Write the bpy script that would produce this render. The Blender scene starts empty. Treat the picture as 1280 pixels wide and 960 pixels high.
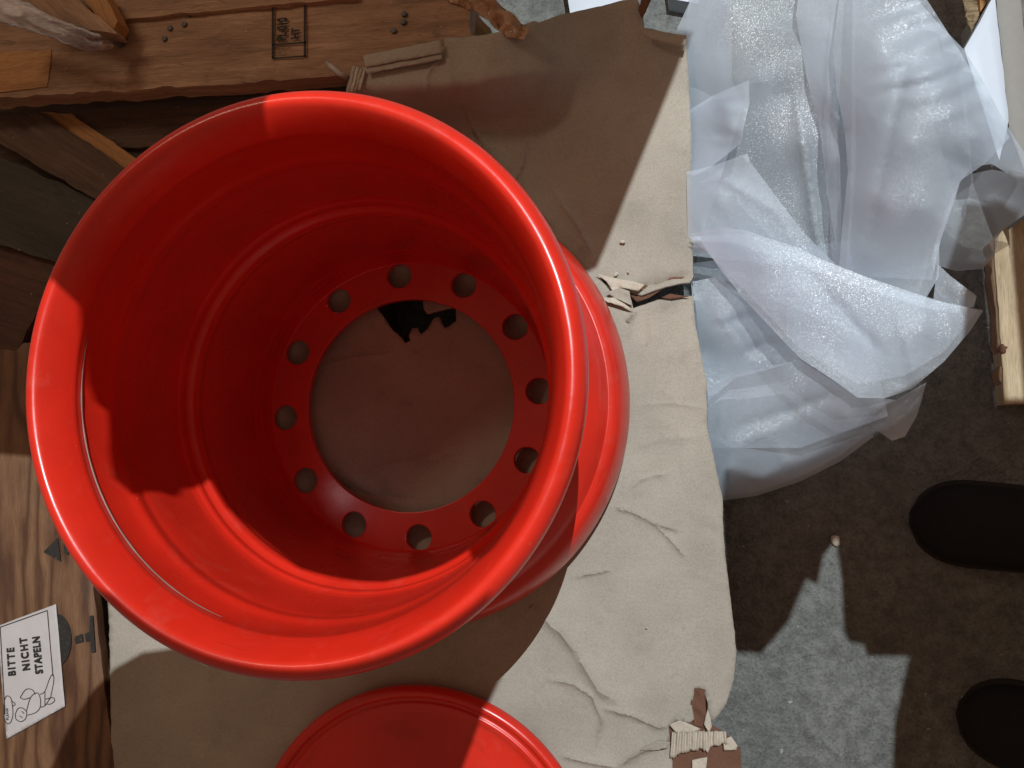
import bpy, bmesh, math, random
import numpy as np
from mathutils import Vector, Matrix, noise
from mathutils.geometry import delaunay_2d_cdt

random.seed(7)
S = bpy.context.scene
COL = S.collection

# ------------------------------------------------------------------ camera
# The wheel axis is x=y=0, the cardboard top is z=0, image up is +y. Metres.
F = 1100.0 / 1280.0 * 36.0
AX, AY = 0.0911, -0.1745
CAM = Vector((0.3631, -0.0809, 1.2232))
cx, sx, cy, sy = math.cos(AX), math.sin(AX), math.cos(AY), math.sin(AY)
ROT = Matrix(((1, 0, 0), (0, cx, -sx), (0, sx, cx))) @ Matrix(((cy, 0, sy), (0, 1, 0), (-sy, 0, cy)))
FLIP = Matrix(((1, 0, 0), (0, -1, 0), (0, 0, -1)))
RW = FLIP @ ROT                       # image axes (right, down, forward) -> world
cam = bpy.data.cameras.new('camera')
camo = bpy.data.objects.new('camera', cam)
COL.objects.link(camo)
m = RW @ FLIP
camo.matrix_world = Matrix.Translation(CAM) @ m.to_4x4()
cam.lens = F
cam.sensor_width = 36
cam.clip_start = 0.02
cam.clip_end = 100
S.camera = camo

# ------------------------------------------------------------------ light
w = bpy.data.worlds.new('World')
S.world = w
w.use_nodes = True
w.node_tree.nodes['Background'].inputs[0].default_value = (1.0, 0.60, 0.40, 1)
w.node_tree.nodes['Background'].inputs[1].default_value = 0.205
LAMP = Vector((0.78, 1.30, 4.2))
ld = bpy.data.lights.new('hall_lamp', 'POINT')
ld.energy = 830
ld.color = (0.90, 0.97, 1.0)
ld.shadow_soft_size = 0.0025
lo = bpy.data.objects.new('hall_lamp', ld)
lo.location = LAMP
COL.objects.link(lo)
# added weak warm lamp near the planks to brighten them; also streaks the lacquer
l2 = bpy.data.lights.new('warm_fill_lamp', 'AREA')
l2.shape = 'RECTANGLE'
l2.size, l2.size_y = 0.5, 0.12
l2.energy = 5.0
l2.specular_factor = .35
l2.color = (1.0, 0.78, 0.58)
lo2 = bpy.data.objects.new('warm_fill_lamp', l2)
lo2.location = (-0.85, 1.05, 1.75)
lo2.rotation_euler = (Vector((-.35, .45, 0.1)) - lo2.location).to_track_quat('-Z', 'Y').to_euler()
COL.objects.link(lo2)
S.view_settings.view_transform = 'Standard'
S.view_settings.look = 'None'
S.view_settings.exposure = 0
S.view_settings.gamma = 1


# ------------------------------------------------------------------ helpers
def G(px, py, z=0.0):
    """plan position of a photo point that lies at height z"""
    d = RW @ Vector(((px - 640) / 1100.0, (py - 480) / 1100.0, 1))
    t = (z - CAM.z) / d.z
    return CAM + d * t


def link(name, me, mat=None, parent=None):
    o = bpy.data.objects.new(name, me)
    COL.objects.link(o)
    if mat:
        me.materials.append(mat)
    if parent:
        o.parent = parent
    return o


def tag(o, label=None, cat=None, group=None, kind=None):
    if label: o['label'] = label
    if cat: o['category'] = cat
    if group: o['group'] = group
    if kind: o['kind'] = kind
    return o


def empty(name, loc, label, cat, group=None):
    o = bpy.data.objects.new(name, None)
    o.location = loc
    COL.objects.link(o)
    tag(o, label, cat, group)
    return o


def smooth(me, ang=None):
    for p in me.polygons:
        p.use_smooth = True
    if ang is not None:
        me.set_sharp_from_angle(angle=math.radians(ang))


def put(o, parent):
    """parent keeping the world place (parents are unrotated empties)"""
    o.parent = parent
    o.matrix_parent_inverse = Matrix.Translation(-parent.location)
    return o


def mesh(name, vs, fs):
    me = bpy.data.meshes.new(name)
    me.from_pydata([tuple(v) for v in vs], [], fs)
    me.update()
    return me


def jag(poly, amp, step):
    """densify a closed outline and roughen it"""
    out = []
    n = len(poly)
    for i in range(n):
        a = Vector(poly[i]); b = Vector(poly[(i + 1) % n])
        k = max(1, int((b - a).length / step))
        nrm = Vector((-(b - a).y, (b - a).x)).normalized() if (b - a).length > 0 else Vector((0, 0))
        for j in range(k):
            p = a.lerp(b, j / k)
            s = amp * (noise.noise(Vector((p.x * 90, p.y * 90, 3.1))) + 0.6 * noise.noise(Vector((p.x * 300, p.y * 300, 9.1))))
            if j == 0: s *= 0.3
            out.append(p + nrm * s)
    return out


def fill(outlines, step=0.0, lines=(), seed=1):
    """constrained triangulation of outline 0 minus the others; returns points, tris"""
    pts, edges = [], []
    for ol in outlines:
        b = len(pts)
        pts += [Vector((p[0], p[1])) for p in ol]
        edges += [(b + i, b + (i + 1) % len(ol)) for i in range(len(ol))]
    for ln in lines:
        for p in ln:
            pts.append(Vector((p[0], p[1])))
    if step > 0:
        rnd = random.Random(seed)
        A = np.array([(p[0], p[1]) for p in outlines[0]])
        x0, y0 = A.min(0); x1, y1 = A.max(0)
        bx = np.vstack([np.array([(p[0], p[1]) for p in o]) for o in outlines])
        y = y0
        row = 0
        while y < y1:
            x = x0 + (row % 2) * step / 2
            while x < x1:
                q = np.array((x + rnd.uniform(-.25, .25) * step, y + rnd.uniform(-.25, .25) * step))
                if (np.abs(bx - q).sum(1)).min() > step * 0.55:
                    pts.append(Vector(q))
                x += step
            y += step * 0.87
            row += 1
    r = delaunay_2d_cdt(pts, edges, [], 0, 1e-7)
    P = np.array([(p[0], p[1]) for p in r[0]])
    T = np.array([tuple(f) for f in r[2]], int)
    cen = P[T].mean(1)
    inside = np.zeros(len(T), bool)
    for ol in outlines:
        O = np.array([(p[0], p[1]) for p in ol])
        for a, b in zip(O, np.roll(O, -1, 0)):
            if a[1] == b[1]: continue
            c = (a[1] > cen[:, 1]) != (b[1] > cen[:, 1])
            inside ^= c & (cen[:, 0] < (b[0] - a[0]) * (cen[:, 1] - a[1]) / (b[1] - a[1]) + a[0])
    T = T[inside]
    used = np.unique(T)
    remap = np.full(len(P), -1); remap[used] = np.arange(len(used))
    return [tuple(P[i]) for i in used], [tuple(int(remap[i]) for i in f) for f in T]


def lathe(name, prof, seg=160, closed=True):
    vs, fs = [], []
    n = len(prof)
    for i in range(seg):
        a = 2 * math.pi * i / seg
        for r, z in prof:
            vs.append((r * math.cos(a), r * math.sin(a), z))
    for i in range(seg):
        j = (i + 1) % seg
        for k in range(n if closed else n - 1):
            l = (k + 1) % n
            fs.append((i * n + k, j * n + k, j * n + l, i * n + l))
    return mesh(name, vs, fs)


def spline(pts, k=6):
    """Catmull-Rom through (r,z) points"""
    out = []
    n = len(pts)
    for i in range(n - 1):
        p0 = pts[max(i - 1, 0)]; p1 = pts[i]; p2 = pts[i + 1]; p3 = pts[min(i + 2, n - 1)]
        for j in range(k):
            t = j / k
            out.append(tuple(0.5 * (2 * p1[c] + (p2[c] - p0[c]) * t + (2 * p0[c] - 5 * p1[c] + 4 * p2[c] - p3[c]) * t * t
                                    + (3 * p1[c] - p0[c] - 3 * p2[c] + p3[c]) * t ** 3) for c in range(len(p1))))
    out.append(tuple(pts[-1]))
    return out


# ------------------------------------------------------------------ materials
class NM:
    def __init__(s, name):
        s.m = bpy.data.materials.new(name)
        s.m.use_nodes = True
        s.t = s.m.node_tree
        s.b = s.t.nodes['Principled BSDF']
        s.out = s.t.nodes['Material Output']
        s.tc = s.n('ShaderNodeTexCoord')

    def n(s, typ, **kw):
        nd = s.t.nodes.new(typ)
        for k, v in kw.items():
            setattr(nd, k, v)
        return nd

    def l(s, a, b):
        s.t.links.new(a, b)

    def coord(s, scale=(1, 1, 1), loc=(0, 0, 0)):
        mp = s.n('ShaderNodeMapping')
        mp.inputs['Scale'].default_value = scale
        mp.inputs['Location'].default_value = loc
        s.l(s.tc.outputs['Object'], mp.inputs['Vector'])
        return mp.outputs[0]

    def noise(s, sc, det=4, rough=.55, vec=None, dist=0):
        nd = s.n('ShaderNodeTexNoise')
        nd.inputs['Scale'].default_value = sc
        nd.inputs['Detail'].default_value = det
        nd.inputs['Roughness'].default_value = rough
        nd.inputs['Distortion'].default_value = dist
        s.l(vec if vec else s.tc.outputs['Object'], nd.inputs['Vector'])
        return nd.outputs['Fac']

    def ramp(s, fac, stops):
        r = s.n('ShaderNodeValToRGB')
        e = r.color_ramp.elements
        while len(e) < len(stops): e.new(0.5)
        for i, (p, c) in enumerate(stops):
            e[i].position = p
            e[i].color = (*c, 1) if len(c) == 3 else c
        s.l(fac, r.inputs[0])
        return r.outputs['Color']

    def mix(s, a, b, fac, mode='MIX'):
        x = s.n('ShaderNodeMix', data_type='RGBA', blend_type=mode)
        if isinstance(fac, float): x.inputs[0].default_value = fac
        else: s.l(fac, x.inputs[0])
        for v, i in ((a, 6), (b, 7)):
            if isinstance(v, tuple): x.inputs[i].default_value = (*v, 1)
            else: s.l(v, x.inputs[i])
        return x.outputs[2]

    def bump(s, h, strength, dist=0.002, nrm=None):
        b = s.n('ShaderNodeBump')
        b.inputs['Strength'].default_value = strength
        b.inputs['Distance'].default_value = dist
        s.l(h, b.inputs['Height'])
        if nrm: s.l(nrm, b.inputs['Normal'])
        return b.outputs[0]

    def col(s, c):
        if isinstance(c, tuple): s.b.inputs['Base Color'].default_value = (*c, 1)
        else: s.l(c, s.b.inputs['Base Color'])

    def rough(s, v):
        if isinstance(v, (int, float)): s.b.inputs['Roughness'].default_value = v
        else: s.l(v, s.b.inputs['Roughness'])


def wood(name, light, dark, grain=1.0, rough=.65, seed=0.0, dirt=.5):
    M = NM(name)
    v = M.coord((1.6, 22, 22), (seed, seed * 2, seed))
    g = M.noise(3.2 * grain, 6, .62, v, .6)
    fine = M.noise(16, 4, .6, M.coord((3, 70, 70), (seed, 0, 0)))
    big = M.noise(5, 3, .5, M.coord((1, 2.5, 2.5), (seed, 1, 0)))
    c = M.ramp(g, [(.30, dark), (.52, tuple((a + b) / 2 for a, b in zip(light, dark))), (.72, light)])
    c = M.mix(c, M.ramp(fine, [(.35, (.45, .40, .36)), (.62, (1, 1, 1))]), .6, 'MULTIPLY')
    c = M.mix(c, M.ramp(big, [(.32, (.50, .44, .40)), (.6, (1, 1, 1))]), dirt, 'MULTIPLY')
    kn = M.n('ShaderNodeTexVoronoi', feature='F1')
    kn.inputs['Scale'].default_value = 1.0
    M.l(M.coord((3.1, 13, 13), (seed * 1.7 + .3, seed + .2, 0)), kn.inputs['Vector'])
    c = M.mix(c, tuple(x * .28 for x in dark), M.ramp(kn.outputs['Distance'], [(.08, (.95, .95, .95)), (.15, (.35, .35, .35)), (.24, (0, 0, 0))]))
    stk = M.noise(7, 5, .7, M.coord((2, 9, 9), (seed * 3, 0, 1)), 1.2)
    c = M.mix(c, tuple(x * .45 for x in dark), M.ramp(stk, [(.56, (0, 0, 0)), (.74, (.75, .75, .75))]))
    spk = M.noise(140, 2, .5)
    c = M.mix(c, (.55, .48, .40), M.ramp(spk, [(.72, (0, 0, 0)), (.78, (.6, .6, .6))]))
    M.col(c)
    M.rough(rough)
    M.l(M.bump(fine, .5, .002, M.bump(g, .5, .003)), M.b.inputs['Normal'])
    return M.m


def paint(name, base):
    M = NM(name)
    f = M.noise(9, 3)
    c = M.mix(base, tuple(x * .82 for x in base), M.ramp(f, [(.35, (0, 0, 0)), (.7, (1, 1, 1))]))
    spk = M.noise(210, 2, .5)
    c = M.mix(c, (.62, .30, .25), M.ramp(spk, [(.775, (0, 0, 0)), (.80, (.5, .5, .5))]))
    dust = M.noise(17, 6, .7, None, .6)
    c = M.mix(c, (.55, .16, .12), M.ramp(dust, [(.56, (0, 0, 0)), (.80, (.22, .22, .22))]))
    scr = M.noise(9, 3, .5, M.coord((1, 1, 26)))
    c = M.mix(c, tuple(x * .6 for x in base), M.ramp(scr, [(.66, (0, 0, 0)), (.70, (.35, .35, .35))]))
    M.col(c)
    M.rough(M.ramp(M.noise(30, 4), [(.3, (.25, .25, .25)), (.7, (.38, .38, .38))]))
    M.b.inputs['Coat Weight'].default_value = .14
    M.b.inputs['Coat Roughness'].default_value = .16
    M.l(M.bump(M.noise(70, 2), .10, .002), M.b.inputs['Normal'])
    return M.m


def plain(name, base, rough=.6, var=.25, bump=.2, sc=60, spec=.5):
    M = NM(name)
    f = M.noise(sc, 5, .6)
    M.col(M.mix(base, tuple(x * (1 - var) for x in base), f))
    M.rough(rough)
    M.b.inputs['Specular IOR Level'].default_value = spec
    if bump: M.l(M.bump(f, bump, .002), M.b.inputs['Normal'])
    return M.m


def kraft(name, base):
    M = NM(name)
    big = M.noise(6, 4, .6)
    fib = M.noise(420, 3, .7)
    flut = M.n('ShaderNodeTexWave', wave_type='BANDS', bands_direction='Y')
    flut.inputs['Scale'].default_value = 42
    flut.inputs['Distortion'].default_value = 1.2
    M.l(M.tc.outputs['Object'], flut.inputs['Vector'])
    c = M.mix(base, tuple(x * .72 for x in base), M.ramp(big, [(.35, (0, 0, 0)), (.75, (1, 1, 1))]))
    c = M.mix(c, M.ramp(fib, [(.3, (.72, .70, .68)), (.6, (1, 1, 1))]), .7, 'MULTIPLY')
    st = M.noise(23, 5, .65)
    c = M.mix(c, tuple(x * .55 for x in base), M.ramp(st, [(.58, (0, 0, 0)), (.80, (.6, .6, .6))]))
    M.col(c)
    M.rough(.85)
    M.b.inputs['Specular IOR Level'].default_value = .15
    b = M.bump(flut.outputs['Fac'], .05, .001)
    b = M.bump(M.noise(38, 6, .65), .55, .003, M.bump(M.noise(11, 3, .5, None, 1.0), .5, .006, b))
    M.l(M.bump(fib, .25, .0006, b), M.b.inputs['Normal'])
    return M.m


def concrete():
    M = NM('concrete')
    a = M.noise(4, 5, .6); b = M.noise(55, 6, .7); v = M.noise(260, 3, .6)
    c = M.ramp(a, [(.28, (.115, .122, .115)), (.5, (.17, .178, .168)), (.72, (.215, .222, .208))])
    c = M.mix(c, M.ramp(b, [(.36, (.45, .45, .45)), (.6, (1, 1, 1))]), .75, 'MULTIPLY')
    c = M.mix(c, M.ramp(v, [(.35, (.5, .5, .5)), (.55, (1, 1, 1))]), .6, 'MULTIPLY')
    c = M.mix(c, (.5, .5, .47), M.ramp(M.noise(95, 2, .5), [(.73, (0, 0, 0)), (.77, (.45, .45, .45))]))
    M.col(c)
    M.rough(.8)
    M.l(M.bump(v, .5, .002, M.bump(b, .7, .006, M.bump(M.noise(17, 5, .65, None, .8), .8, .012))), M.b.inputs['Normal'])
    return M.m


def foam():
    M = NM('foam_sheet')
    vor = M.n('ShaderNodeTexVoronoi', feature='F1')
    vor.inputs['Scale'].default_value = 1250
    M.l(M.tc.outputs['Object'], vor.inputs['Vector'])
    geo = M.n('ShaderNodeNewGeometry')
    sub = M.n('ShaderNodeVectorMath', operation='SUBTRACT'); sub.inputs[1].default_value = (.5, .5, .5)
    M.l(vor.outputs['Color'], sub.inputs[0])
    scl = M.n('ShaderNodeVectorMath', operation='SCALE'); scl.inputs['Scale'].default_value = .85
    M.l(sub.outputs[0], scl.inputs[0])
    add = M.n('ShaderNodeVectorMath', operation='ADD')
    crk = M.bump(M.noise(45, 5, .6, None, .5), .18, .003)
    M.l(crk, add.inputs[0]); M.l(scl.outputs[0], add.inputs[1])
    nrm = M.n('ShaderNodeVectorMath', operation='NORMALIZE'); M.l(add.outputs[0], nrm.inputs[0])
    dif = M.n('ShaderNodeBsdfDiffuse'); dif.inputs[0].default_value = (.74, .83, .92, 1)
    M.l(crk, dif.inputs['Normal'])
    tr = M.n('ShaderNodeBsdfTranslucent'); tr.inputs[0].default_value = (.70, .82, .95, 1)
    gl = M.n('ShaderNodeBsdfGlossy'); gl.inputs['Roughness'].default_value = .40
    gl.inputs[0].default_value = (1, 1, 1, 1)
    M.l(nrm.outputs[0], gl.inputs['Normal'])
    tp = M.n('ShaderNodeBsdfTransparent'); tp.inputs[0].default_value = (.95, .97, 1, 1)
    m1 = M.n('ShaderNodeMixShader'); m1.inputs[0].default_value = .42
    m2 = M.n('ShaderNodeMixShader'); M.l(M.ramp(M.noise(9, 3, .5, M.coord((1, 1, 1), (3.3, 1.2, 0))), [(.38, (.04, .04, .04)), (.62, (.19, .19, .19))]), m2.inputs[0])
    m3 = M.n('ShaderNodeMixShader')
    # thin foam: some spots let more of what lies behind show
    M.l(M.ramp(M.noise(7, 3, .5), [(.3, (.40, .40, .40)), (.7, (.58, .58, .58))]), m3.inputs[0])
    M.l(dif.outputs[0], m1.inputs[1]); M.l(tr.outputs[0], m1.inputs[2])
    M.l(m1.outputs[0], m2.inputs[1]); M.l(gl.outputs[0], m2.inputs[2])
    M.l(m2.outputs[0], m3.inputs[1]); M.l(tp.outputs[0], m3.inputs[2])
    M.l(m3.outputs[0], M.out.inputs[0])
    M.t.nodes.remove(M.b)
    return M.m


RED = paint('red_lacquer', (.67, .024, .011))
WEAR = plain('bare_steel', (.34, .27, .25), .4, .3, .3)
KRAFT = kraft('kraft_cardboard', (.42, .385, .325))
KRAFT2 = kraft('brown_liner', (.17, .085, .055))
KRAFT3 = kraft('pale_torn_paper', (.58, .52, .43))
CONC = concrete()
FOAM = foam()
W_PLANK = wood('plank_wood', (.58, .38, .235), (.27, .155, .085), 1, .62, .3)
W_ORANGE = wood('orange_wood', (.62, .33, .12), (.40, .19, .06), .8, .6, 1.7, .3)  # warm light put into the colour for patch, batten and wedge; also the offcut
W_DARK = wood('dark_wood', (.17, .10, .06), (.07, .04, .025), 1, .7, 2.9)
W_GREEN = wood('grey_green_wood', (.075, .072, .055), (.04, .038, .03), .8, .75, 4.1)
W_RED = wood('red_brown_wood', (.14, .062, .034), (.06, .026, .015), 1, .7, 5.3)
def plywood(name):
    M = NM(name)
    wv = M.n('ShaderNodeTexWave', wave_type='BANDS', bands_direction='Y')
    wv.inputs['Scale'].default_value = 2.2
    wv.inputs['Distortion'].default_value = 14
    wv.inputs['Detail'].default_value = 3
    wv.inputs['Detail Scale'].default_value = 1.4
    M.l(M.coord((.9, 4.5, 4), (.2, .35, 0)), wv.inputs['Vector'])
    fine = M.noise(16, 4, .6, M.coord((3, 70, 70)))
    c = M.ramp(wv.outputs['Fac'], [(.0, (.095, .042, .020)), (.3, (.155, .078, .038)), (.7, (.19, .100, .050)), (1, (.215, .118, .06))])
    c = M.mix(c, M.ramp(fine, [(.35, (.5, .42, .36)), (.62, (1, 1, 1))]), .6, 'MULTIPLY')
    c = M.mix(c, M.ramp(M.noise(8, 4), [(.35, (.6, .5, .45)), (.65, (1, 1, 1))]), .6, 'MULTIPLY')
    M.col(c)
    M.rough(.5)
    M.l(M.bump(fine, .4, .0015), M.b.inputs['Normal'])
    return M.m


W_PLY = plywood('plywood_veneer')
W_PALE = wood('pale_pine', (.68, .56, .38), (.48, .37, .22), 1, .7, 7.7, .4)
BLACK = NM('black_print')
BLACK.col(BLACK.ramp(BLACK.noise(260, 4, .7), [(.40, (.010, .009, .009)), (.62, (.022, .018, .015)), (.74, (.16, .10, .065))]))
BLACK.rough(.75)
BLACK = BLACK.m
PAPER = plain('label_paper', (.52, .49, .48), .6, .22, .3, 25)
WHITE = plain('white_board', (.52, .58, .66), .5, .06, .05)
GREY = plain('shaded_board_side', (.27, .26, .24), .7, .2, .1)  # shade put into the grey; the board itself is white
METAL = plain('dull_metal', (.10, .10, .095), .45, .5, .8, 90)
RUBBER = plain('black_leather', (.016, .015, .016), .8, .4, .3, 80, .15)
PLASTIC = None


def plastic():
    M = NM('shiny_wrap')
    f = M.noise(5, 5, .6, M.coord((4, 60, 60)))
    M.col(M.ramp(f, [(.3, (.26, .22, .21)), (.7, (.55, .50, .50))]))
    M.rough(.14)
    M.b.inputs['Transmission Weight'].default_value = .55
    M.l(M.bump(f, .5, .002), M.b.inputs['Normal'])
    return M.m


PLASTIC = plastic()
TAPE = NM('brown_tape')
TAPE.col(TAPE.ramp(TAPE.noise(40, 5, .6, None, 1), [(.3, (.20, .10, .05)), (.7, (.50, .33, .20))]))
TAPE.rough(.15)
TAPE.l(TAPE.bump(TAPE.noise(60, 4, .6, None, 1.5), .8, .004), TAPE.b.inputs['Normal'])
TAPE = TAPE.m

FLOOR = -0.12

# ------------------------------------------------------------------ setting: floor
fl = link('floor', mesh('floor', [(-4, -4, FLOOR), (4, -4, FLOOR), (4, 4, FLOOR), (-4, 4, FLOOR)], [(0, 1, 2, 3)]), CONC)
tag(fl, kind='structure')


# ------------------------------------------------------------------ wooden pieces
def plank(name, quad, z, th, mat, label=None, cat='board', parent=None, rough=.0018, group=None, bev=.0022, along=0, mesh_only=False):
    """board whose top face has these four photo corners at height z (first edge = its length)"""
    q = [G(p[0], p[1], z) for p in quad]
    d = (q[1 + along] - q[0 + along]); d.z = 0
    ang = math.atan2(d.y, d.x)
    c = sum(q, Vector()) / 4
    inv = Matrix.Rotation(-ang, 3, 'Z')
    P = [inv @ (p - c) for p in q]
    nu = max(4, int((P[1] - P[0]).length / .012)); nv = max(2, int((P[3] - P[0]).length / .012))
    bm = bmesh.new()
    grid = []
    sd = random.random() * 50
    for side in (0, 1):
        g = []
        for i in range(nu + 1):
            row = []
            for j in range(nv + 1):
                u, v = i / nu, j / nv
                p = P[0].lerp(P[1], u).lerp(P[3].lerp(P[2], u), v)
                e = 1.0 if (i in (0, nu) or j in (0, nv)) else 0
                n = Vector((noise.noise(p * 45 + Vector((sd, 0, 0))), noise.noise(p * 45 + Vector((0, sd, 0))), 0)) * rough * 1.6 * e
                zz = noise.noise(p * 12 + Vector((sd, sd, 0))) * rough
                if e and side == 0: zz -= bev
                row.append(bm.verts.new((p.x + n.x, p.y + n.y, (0 if side == 0 else -th) + zz)))
            g.append(row)
        grid.append(g)
    for side in (0, 1):
        g = grid[side]
        for i in range(nu):
            for j in range(nv):
                f = (g[i][j], g[i + 1][j], g[i + 1][j + 1], g[i][j + 1])
                bm.faces.new(f if side == 0 else f[::-1])
    a, b = grid
    loop = [(i, 0) for i in range(nu)] + [(nu, j) for j in range(nv)] + [(i, nv) for i in range(nu, 0, -1)] + [(0, j) for j in range(nv, 0, -1)]
    for k in range(len(loop)):
        i0, j0 = loop[k]; i1, j1 = loop[(k + 1) % len(loop)]
        bm.faces.new((a[i0][j0], b[i0][j0], b[i1][j1], a[i1][j1]))
    bmesh.ops.recalc_face_normals(bm, faces=bm.faces)
    me = bpy.data.meshes.new(name)
    bm.to_mesh(me); bm.free()
    smooth(me, 35)
    o = link(name, me, mat)
    o.location = c
    o.rotation_euler = (0, 0, ang)
    if parent: put(o, parent)
    if label: tag(o, label, cat, group)
    return o


def flat(name, outline, z, mat, parent=None, th=.0004):
    """flat print: outline of (x,y) plan points"""
    pts, fs = fill([outline])
    me = mesh(name, [(p[0], p[1], z) for p in pts], fs)
    o = link(name, me, mat)
    if parent: put(o, parent)
    return o


# lower boards first, then the thick stamped plank on top of them
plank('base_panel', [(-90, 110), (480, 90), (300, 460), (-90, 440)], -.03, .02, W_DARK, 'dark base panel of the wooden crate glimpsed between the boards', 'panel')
t = empty('plywood_crate', G(0, 700, 0), 'orange-brown plywood crate lid with black fragile print left of the red wheel', 'crate')
lid = plank('lid_panel', [(-72, 1010), (-72, 428), (80, 428), (147, 1010)], -.002, .018, W_PLY, parent=t, along=0)
plank('frame_batten', [(-120, 1010), (-120, 430), (-75, 430), (-58, 1010)], .004, .03, W_PLY, parent=t)
PRINT_Z = .0012


def parc(cxp, cyp, rx, ry, a0, a1, n=24):
    return [G(cxp + rx * math.cos(math.radians(a0 + (a1 - a0) * i / n)), cyp + ry * math.sin(math.radians(a0 + (a1 - a0) * i / n)), PRINT_Z) for i in range(n + 1)]


def poly(pts, z=PRINT_Z):
    return [G(x, y, z) for x, y in pts]


flat('fragile_goblet_print', parc(70, 800, 19, 33, -92, 92), PRINT_Z, BLACK, t)
flat('goblet_stem_print', poly([(93, 796), (103, 792), (104, 802), (94, 805)]), PRINT_Z, BLACK, t)
flat('goblet_foot_print', poly([(106, 792), (112, 790), (112, 770), (116, 769), (119, 815), (114, 816), (113, 801), (107, 802)]), PRINT_Z, BLACK, t)
flat('arrow_print', poly([(54, 690), (72, 672), (76, 702)]), PRINT_Z, BLACK, t)
flat('arrow_shaft_print', poly([(79, 678), (85, 682), (86, 693), (80, 692)]), PRINT_Z, BLACK, t)

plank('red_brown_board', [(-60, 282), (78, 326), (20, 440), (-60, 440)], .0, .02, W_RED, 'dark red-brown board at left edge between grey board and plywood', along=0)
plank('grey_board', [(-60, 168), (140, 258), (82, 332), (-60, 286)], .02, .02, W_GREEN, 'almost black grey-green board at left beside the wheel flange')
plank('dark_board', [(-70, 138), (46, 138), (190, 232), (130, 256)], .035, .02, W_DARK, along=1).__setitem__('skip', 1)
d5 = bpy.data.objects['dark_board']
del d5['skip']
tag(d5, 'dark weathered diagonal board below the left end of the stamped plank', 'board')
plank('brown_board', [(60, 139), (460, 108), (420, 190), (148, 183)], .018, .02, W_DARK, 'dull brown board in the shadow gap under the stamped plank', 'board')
plank('lit_batten', [(46, 138), (88, 142), (205, 222), (160, 215)], .026, .02, W_ORANGE, 'diagonal strip coloured orange for warm light beside the dark weathered board', 'batten', along=1)  # orange colour stands for a strip of warm light
plank('slat', [(140, 185), (260, 178), (260, 215), (160, 215)], .004, .015, W_GREEN, 'narrow grey-green slat just above the wheel flange at left', 'slat')

t = empty('stamped_plank', G(200, 60, .10), 'thick brown pallet plank with black stamped rectangle at the top', 'plank')
plank('timber', [(-80, 127), (588, 84), (588, -40), (-80, 34)], .10, .037, W_PLANK, parent=t, rough=.003)
plank('lit_end_patch', [(-60, 122), (59, 108), (64, 62), (-60, 68)], .1012, .002, W_ORANGE, parent=t, rough=.0008, bev=.0005)  # pool of warm light on the plank, laid on as an orange patch
SZ = .1035


def bar(p, q, wd, z):
    a = G(*p, z); b = G(*q, z)
    n = Vector((-(b - a).y, (b - a).x, 0)).normalized() * wd / 2
    return [a + n, b + n, b - n, a - n]


for p, q, wd in (((341, 8), (341, 73), .0034), ((381, 5), (381, 71), .0032), ((341, 56), (382, 53), .0026), ((340, 73), (383, 70), .0022), ((341, 8), (381, 5), .0016)):
    flat('stamp_line', bar(p, q, wd, SZ), SZ, BLACK, t)


def text_obj(name, s, size, loc, rot, mat, parent=None, bold=0.0, space=1.0, sx=1.0):
    cu = bpy.data.curves.new(name, 'FONT')
    cu.body = s
    cu.size = size
    cu.offset = 0
    cu.space_character = space
    cu.fill_mode = 'FRONT'
    cu.align_x = 'LEFT'
    tmp = bpy.data.objects.new('tmp', cu)
    COL.objects.link(tmp)
    dg = bpy.context.evaluated_depsgraph_get()
    me = bpy.data.meshes.new_from_object(tmp.evaluated_get(dg))
    bpy.data.objects.remove(tmp)
    me.materials.clear()
    if bold:
        bm = bmesh.new(); bm.from_mesh(me)
        bm.verts.ensure_lookup_table(); bm.edges.ensure_lookup_table(); bm.faces.ensure_lookup_table()
        for k, (dx, dy) in enumerate(((bold, 0), (0, bold), (bold, bold), (bold / 2, bold / 2))):
            g = bmesh.ops.duplicate(bm, geom=bm.verts[:len(me.vertices)] + bm.edges[:len(me.edges)] + bm.faces[:len(me.polygons)])
            for v in g['geom']:
                if isinstance(v, bmesh.types.BMVert): v.co += Vector((dx, dy, .00003 * (k + 1)))
            bm.verts.ensure_lookup_table(); bm.edges.ensure_lookup_table(); bm.faces.ensure_lookup_table()
        bm.to_mesh(me); bm.free()
    o = link(name, me, mat)
    o.location = loc
    o.rotation_euler = (0, 0, rot)
    o.scale = (sx, 1, 1)
    if parent: put(o, parent)
    return o


a = G(358, 51, SZ)
up = G(360, 8, SZ) - a
text_obj('stamp_text', 'PL-010', .0200, a, math.atan2(up.y, up.x), BLACK, t, .0016, 1.0, .60)
a = G(374, 49, SZ)
text_obj('stamp_text', 'HT', .0165, a, math.atan2(up.y, up.x), BLACK, t, .0012, 1.0, .75)
for k in range(2):
    a = G(344, 63 + k * 6, SZ); dr = G(382, 60 + k * 6, SZ) - a
    text_obj('stamp_text', ('4 2 0 3 0 1 2 4', '1 1 0 1 1 0')[k], .007, a, math.atan2(dr.y, dr.x), BLACK, t, .0001, .9, .62)
# nail heads
for (x, y) in ((212, 35), (230, 30), (205, 48), (492, 38), (504, 27), (505, 17), (237, 18)):
    c = G(x, y, .1022)
    me = lathe('nail', [(.0001, .0012), (.0035, .001), (.0042, 0), (.0042, -.004), (.0001, -.004)], 12)
    o = link('nail', me, METAL); o.location = c; put(o, t)

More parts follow.
